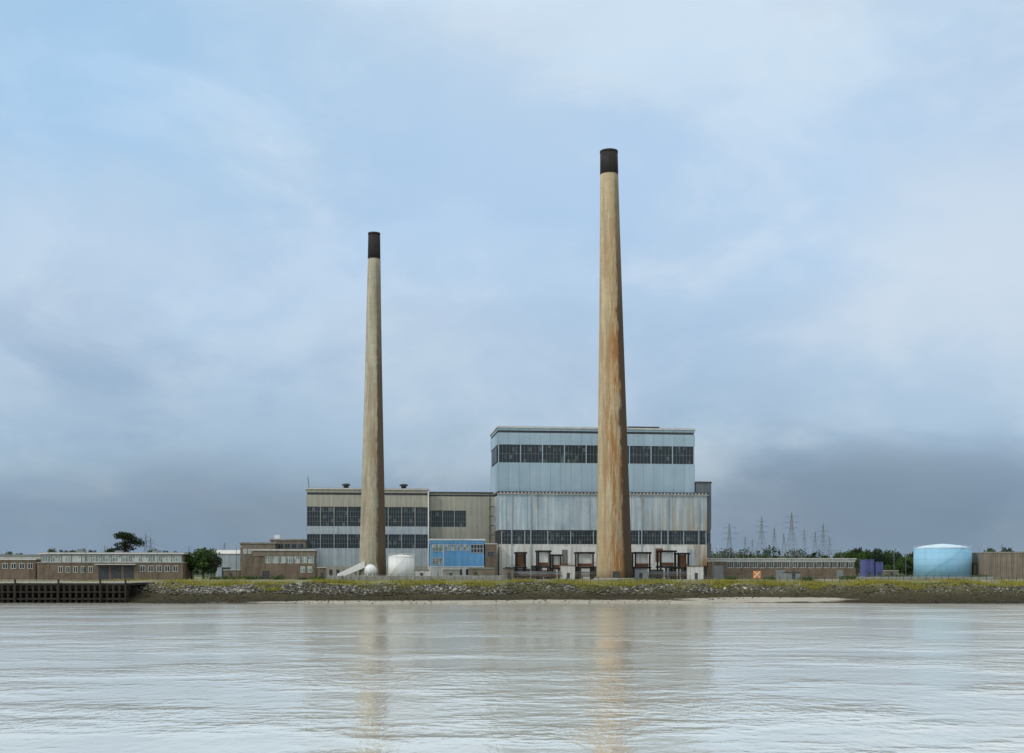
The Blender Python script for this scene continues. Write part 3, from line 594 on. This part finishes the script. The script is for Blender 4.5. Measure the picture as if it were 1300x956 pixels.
# ------------------------------------------------------------------ pylons
def pylon_mesh(H,t):
    mb=MB(); 
    def hw(z): q=z/H; return H*(0.11*(1-q/0.62)+0.028) if q<0.62 else H*(0.028*(1-(q-0.62)/0.38)+0.004)
    lv=[0,.16,.30,.42,.53,.62,.70,.78,.86,.93,1.0]
    for a,b_ in zip(lv[:-1],lv[1:]):
        z0,z1=a*H,b_*H; w0,w1=hw(z0),hw(z1); C0=[(-w0,-w0,z0),(w0,-w0,z0),(w0,w0,z0),(-w0,w0,z0)]; C1=[(-w1,-w1,z1),(w1,-w1,z1),(w1,w1,z1),(-w1,w1,z1)]
        for i in range(4):
            j=(i+1)%4; mb.bar(C0[i],C1[i],t,'pylonsteel'); mb.bar(C0[i],C1[j],t*.5,'pylonsteel'); mb.bar(C0[j],C1[i],t*.5,'pylonsteel'); mb.bar(C1[i],C1[j],t*.5,'pylonsteel')
    for q,L in((.66,.15),(.78,.19),(.90,.14)):
        z=q*H; L=L*H
        for s_ in(-1,1):
            mb.bar((0,-hw(z),z),(s_*L,0,z+.01*H),t*.7,'pylonsteel'); mb.bar((0,hw(z),z),(s_*L,0,z+.01*H),t*.7,'pylonsteel'); mb.bar((0,0,z+.045*H),(s_*L,0,z+.01*H),t*.6,'pylonsteel'); mb.bar((s_*L,0,z),(s_*L,0,z-.045*H),t*.7,'pylonsteel')
    return mb.mesh('electricity_pylon')
PM=pylon_mesh(34,0.15); py_list=[(967,656,900,.5),(1005,650,930,.2),(983,669,1050,.9),(1021,671,980,.6),(1045,664,880,.3),(946,680,1000,.4),(926,664,800,.1),(1035,674,1100,.2),(955,684,950,.7),(995,676,1000,1.0),(1053,680,1150,.5),(185,677,800,.4),(191,682,1000,.8),(285,688,900,.5),(240,692,1000,.2),(133,692,1100,.2),(1272,690,1100,.4)]
tips=[]
for (px,py,D,ro) in py_list:
    x=sx(px,D); z=gh(x,D); o_=addobj('electricity_pylon',PM,None,(x,D,z-0.3)); s_=(sz(py,D)-z)/34; o_.scale=(s_,s_,s_); o_.rotation_euler=(0,0,ro)
    top(o_,'grey lattice electricity pylon on the low hill','pylon','electricity pylons behind the works'); tips.append((x,D,z,s_,ro))
mb=MB()
def tip(i,q,L,s): x,y,z,k,ro=tips[i]; return Vector((x+s*L*34*k*math.cos(ro),y+s*L*34*k*math.sin(ro),z+q*34*k-1.5))
for i,j in((6,0),(0,1),(1,4),(2,3),(3,4),(5,2),(11,13)):
    for q,L in((.66,.15),(.78,.19),(.90,.14)):
        for s in(-1,1):
            a,b_=tip(i,q,L,s),tip(j,q,L,s); sag=4; pr=None
            for kk in range(9):
                f=kk/8; p=a.lerp(b_,f); p.z-=sag*4*f*(1-f)
                if pr is not None: mb.bar(tuple(pr),tuple(p),0.025,'steel')
                pr=p
o_=mb.obj('power_line'); top(o_,'sagging power cables strung between lattice pylons','cable')
for i,px in enumerate((907,918,930,942,952,1010,1022,1060)):
    D=560+7*i; x=sx(px,D); H=sz(random.uniform(694,702),D)-gh(x,D); e=addobj('substation_gantry',None,None,(x,D,gh(x,D))); top(e,'grey steel substation gantry with insulators','gantry','substation gantries')
    for u in(-3,3): MB().bar((u,-.4,-.3),(u,0,H),.12,'pylonsteel').bar((u,.4,-.3),(u,0,H),.12,'pylonsteel').obj('post',e)
    MB().bar((-3.2,0,H-1),(3.2,0,H-1),.12,'pylonsteel').obj('beam',e); MB().bar((-3.2,0,H-1.8),(3.2,0,H-1.8),.1,'pylonsteel').obj('beam',e)
    for u in(-1.8,0,1.8): MB().tube([(u,0,H-3.2),(u,0,H-1.9)],[.16,.16],'brick',6).obj('insulator',e)

# ------------------------------------------------------------------ fence & lamps
def fence(pa,pb,D,n_,h,label):
    e=top(addobj('fence',None,None,(sx(pa,D),D,0)),label,'fence'); W=sx(pb,D)-sx(pa,D); pm=MB().box(-.06,.06,-.06,.06,-0.4,h,'dark').mesh('post'); mb=MB(); pr=None
    for i in range(n_+1):
        u=W*i/n_; z=gh(sx(pa,D)+u,D); addobj('post',pm,e,(u,0,z))
        if pr:
            for q in(0.35,0.7,0.97): mb.bar((pr[0],0,pr[1]+h*q),(u,0,z+h*q),0.03,'steel')
        pr=(u,z)
    mb.obj('wire',e)
fence(415,760,382,34,1.8,'dark post and wire fence along the bank'); fence(800,1085,380,30,1.8,'dark post and wire fence above the shore'); fence(1090,1300,378,22,1.6,'dark post and wire fence near the oil tank')
def lamp(px,py,D):
    x=sx(px,D); z=gh(x,D); H=sz(py,D)-z; e=top(addobj('lamp_post',None,None,(x,D,z)),'tall thin grey lamp post on the works site','lamp post','site lamp posts')
    MB().tube([(0,0,-.3),(0,0,H-.3),(0.5,0,H),(1.3,0,H)],[.12,.08,.06,.05],'steel',6).obj('pole',e); MB().box(1.1,1.9,-.15,.15,H-.08,H+.06,'trim').obj('lamp_head',e)
for a in((62,697,390),(108,694,391),(200,698,391),(300,694,395),(556,700,399),(636,698,400),(905,694,404),(1005,697,408),(1135,698,404),(1243,693,410),(1150,702,400)): lamp(*a)

# ------------------------------------------------------------------ world
wd=bpy.data.worlds.new('World'); S.world=wd; wd.use_nodes=True; t=NT(wd); bg=wd.node_tree.nodes['Background']
tc=t.new('ShaderNodeTexCoord'); g=tc.outputs['Generated']; sep=t.new('ShaderNodeSeparateXYZ'); t.link(g,sep.inputs[0])
sky=t.new('ShaderNodeTexSky'); sky.sky_type='NISHITA'; sky.sun_disc=False; sky.sun_elevation=math.radians(38); sky.sun_rotation=math.radians(238); sky.air_density=1.0; sky.dust_density=1.5
wob=t.noise(g,2.2,6,0.6,(1,1,2.2)); zz=t.math('ADD',sep.outputs[2],t.math('MULTIPLY',t.math('SUBTRACT',wob,0.5),0.12))
base=t.ramp(zz,[(0.0,lin((126,144,160))),(0.045,lin((138,159,178))),(0.09,lin((164,188,209))),(0.16,lin((180,204,227))),(0.25,lin((185,211,238))),(0.38,lin((189,218,245))),(0.55,(0.82,0.89,0.93)),(1.0,(1.2,1.2,1.16))])
n1=t.rng(t.noise(g,2.8,7,0.55,(1,1,1.6),(0.3,0.1,0.7),dist=0.3),0.43,0.62,smooth=True)
n3=t.rng(t.noise(g,8.0,7,0.6,(1,1,1.5),(4.3,0.1,2.7),dist=0.2),0.46,0.68,smooth=True)
n2=t.rng(t.noise(g,4.2,7,0.56,(1,1,2.0),(1.7,2.1,0.2),dist=0.3),0.38,0.62,smooth=True)
vis=t.rng(sep.outputs[2],0.6,0.42)
hz=t.rng(sep.outputs[2],0.02,0.12,0.3,1.0)
col=t.mix(t.math('MULTIPLY',t.math('MULTIPLY',t.math('MULTIPLY',n1,vis),hz),0.62),base,lin((221,233,243)))
col=t.mix(t.math('MULTIPLY',t.math('MULTIPLY',t.math('SUBTRACT',1.0,n2),vis),0.50),col,lin((145,178,212)))
col=t.mix(t.math('MULTIPLY',t.math('MULTIPLY',t.math('MULTIPLY',n3,vis),hz),0.20),col,lin((230,239,246)))
def dirv(px,py): v=Vector(((px-650)/FP,1,(725-py)/FP)); v.normalize(); return v
def blob(px,py,r,amt,c,st=1.7):
    global col
    d=t.new('ShaderNodeVectorMath',operation='DISTANCE'); 
    mp=t.new('ShaderNodeMapping'); mp.inputs['Scale'].default_value=(1,1,st); t.link(g,mp.inputs[0]); t.link(mp.outputs[0],d.inputs[0]); v=dirv(px,py); d.inputs[1].default_value=(v.x,v.y,v.z*st)
    k=t.rng(t.math('ADD',d.outputs['Value'],t.math('MULTIPLY',t.math('SUBTRACT',n2,0.5),0.14)),r,0.0,0,amt,smooth=True); col=t.mix(k,col,c)
blob(820,60,0.36,0.5,lin((222,235,245))); blob(80,110,0.30,0.5,lin((164,206,241))); blob(1050,230,0.24,0.45,lin((168,205,242))); blob(1240,370,0.22,0.65,lin((218,229,240))); blob(60,330,0.18,0.45,lin((210,224,238))); blob(110,490,0.22,0.55,lin((142,168,196)),2.5); blob(640,250,0.18,0.5,lin((168,202,237))); blob(1080,645,0.38,0.7,lin((108,126,146)),4.5); blob(250,660,0.42,0.55,lin((120,140,161)),5); blob(650,665,0.3,0.3,lin((124,143,163)),5); blob(560,480,0.22,0.3,lin((203,217,232)),2)
sc=t.new('ShaderNodeVectorMath',operation='SCALE'); t.link(col,sc.inputs[0]); sc.inputs['Scale'].default_value=10.0
fin=t.mix(0.95,sky.outputs[0],sc.outputs[0]); t.link(fin,bg.inputs['Color']); bg.inputs['Strength'].default_value=0.1

sl=bpy.data.lights.new('sun','SUN'); sl.energy=1.5; sl.angle=math.radians(10); sl.color=(1,0.96,0.9); so=bpy.data.objects.new('sun',sl); COL.objects.link(so)
el=math.radians(38); az=math.radians(238); dv=Vector((math.sin(az)*math.cos(el),math.cos(az)*math.cos(el),math.sin(el))); so.rotation_euler=dv.to_track_quat('Z','Y').to_euler(); so.location=(0,0,200)

cd=bpy.data.cameras.new('camera'); cam=bpy.data.objects.new('camera',cd); COL.objects.link(cam); cam.location=(0,0,CH); cam.rotation_euler=(math.radians(90),0,0)
cd.sensor_width=36; cd.lens=36*FP/1300; cd.shift_y=(725-478)/1300; cd.clip_end=30000; cd.clip_start=0.5; S.camera=cam
S.view_settings.view_transform='Standard'; S.view_settings.look='None'; S.view_settings.exposure=0
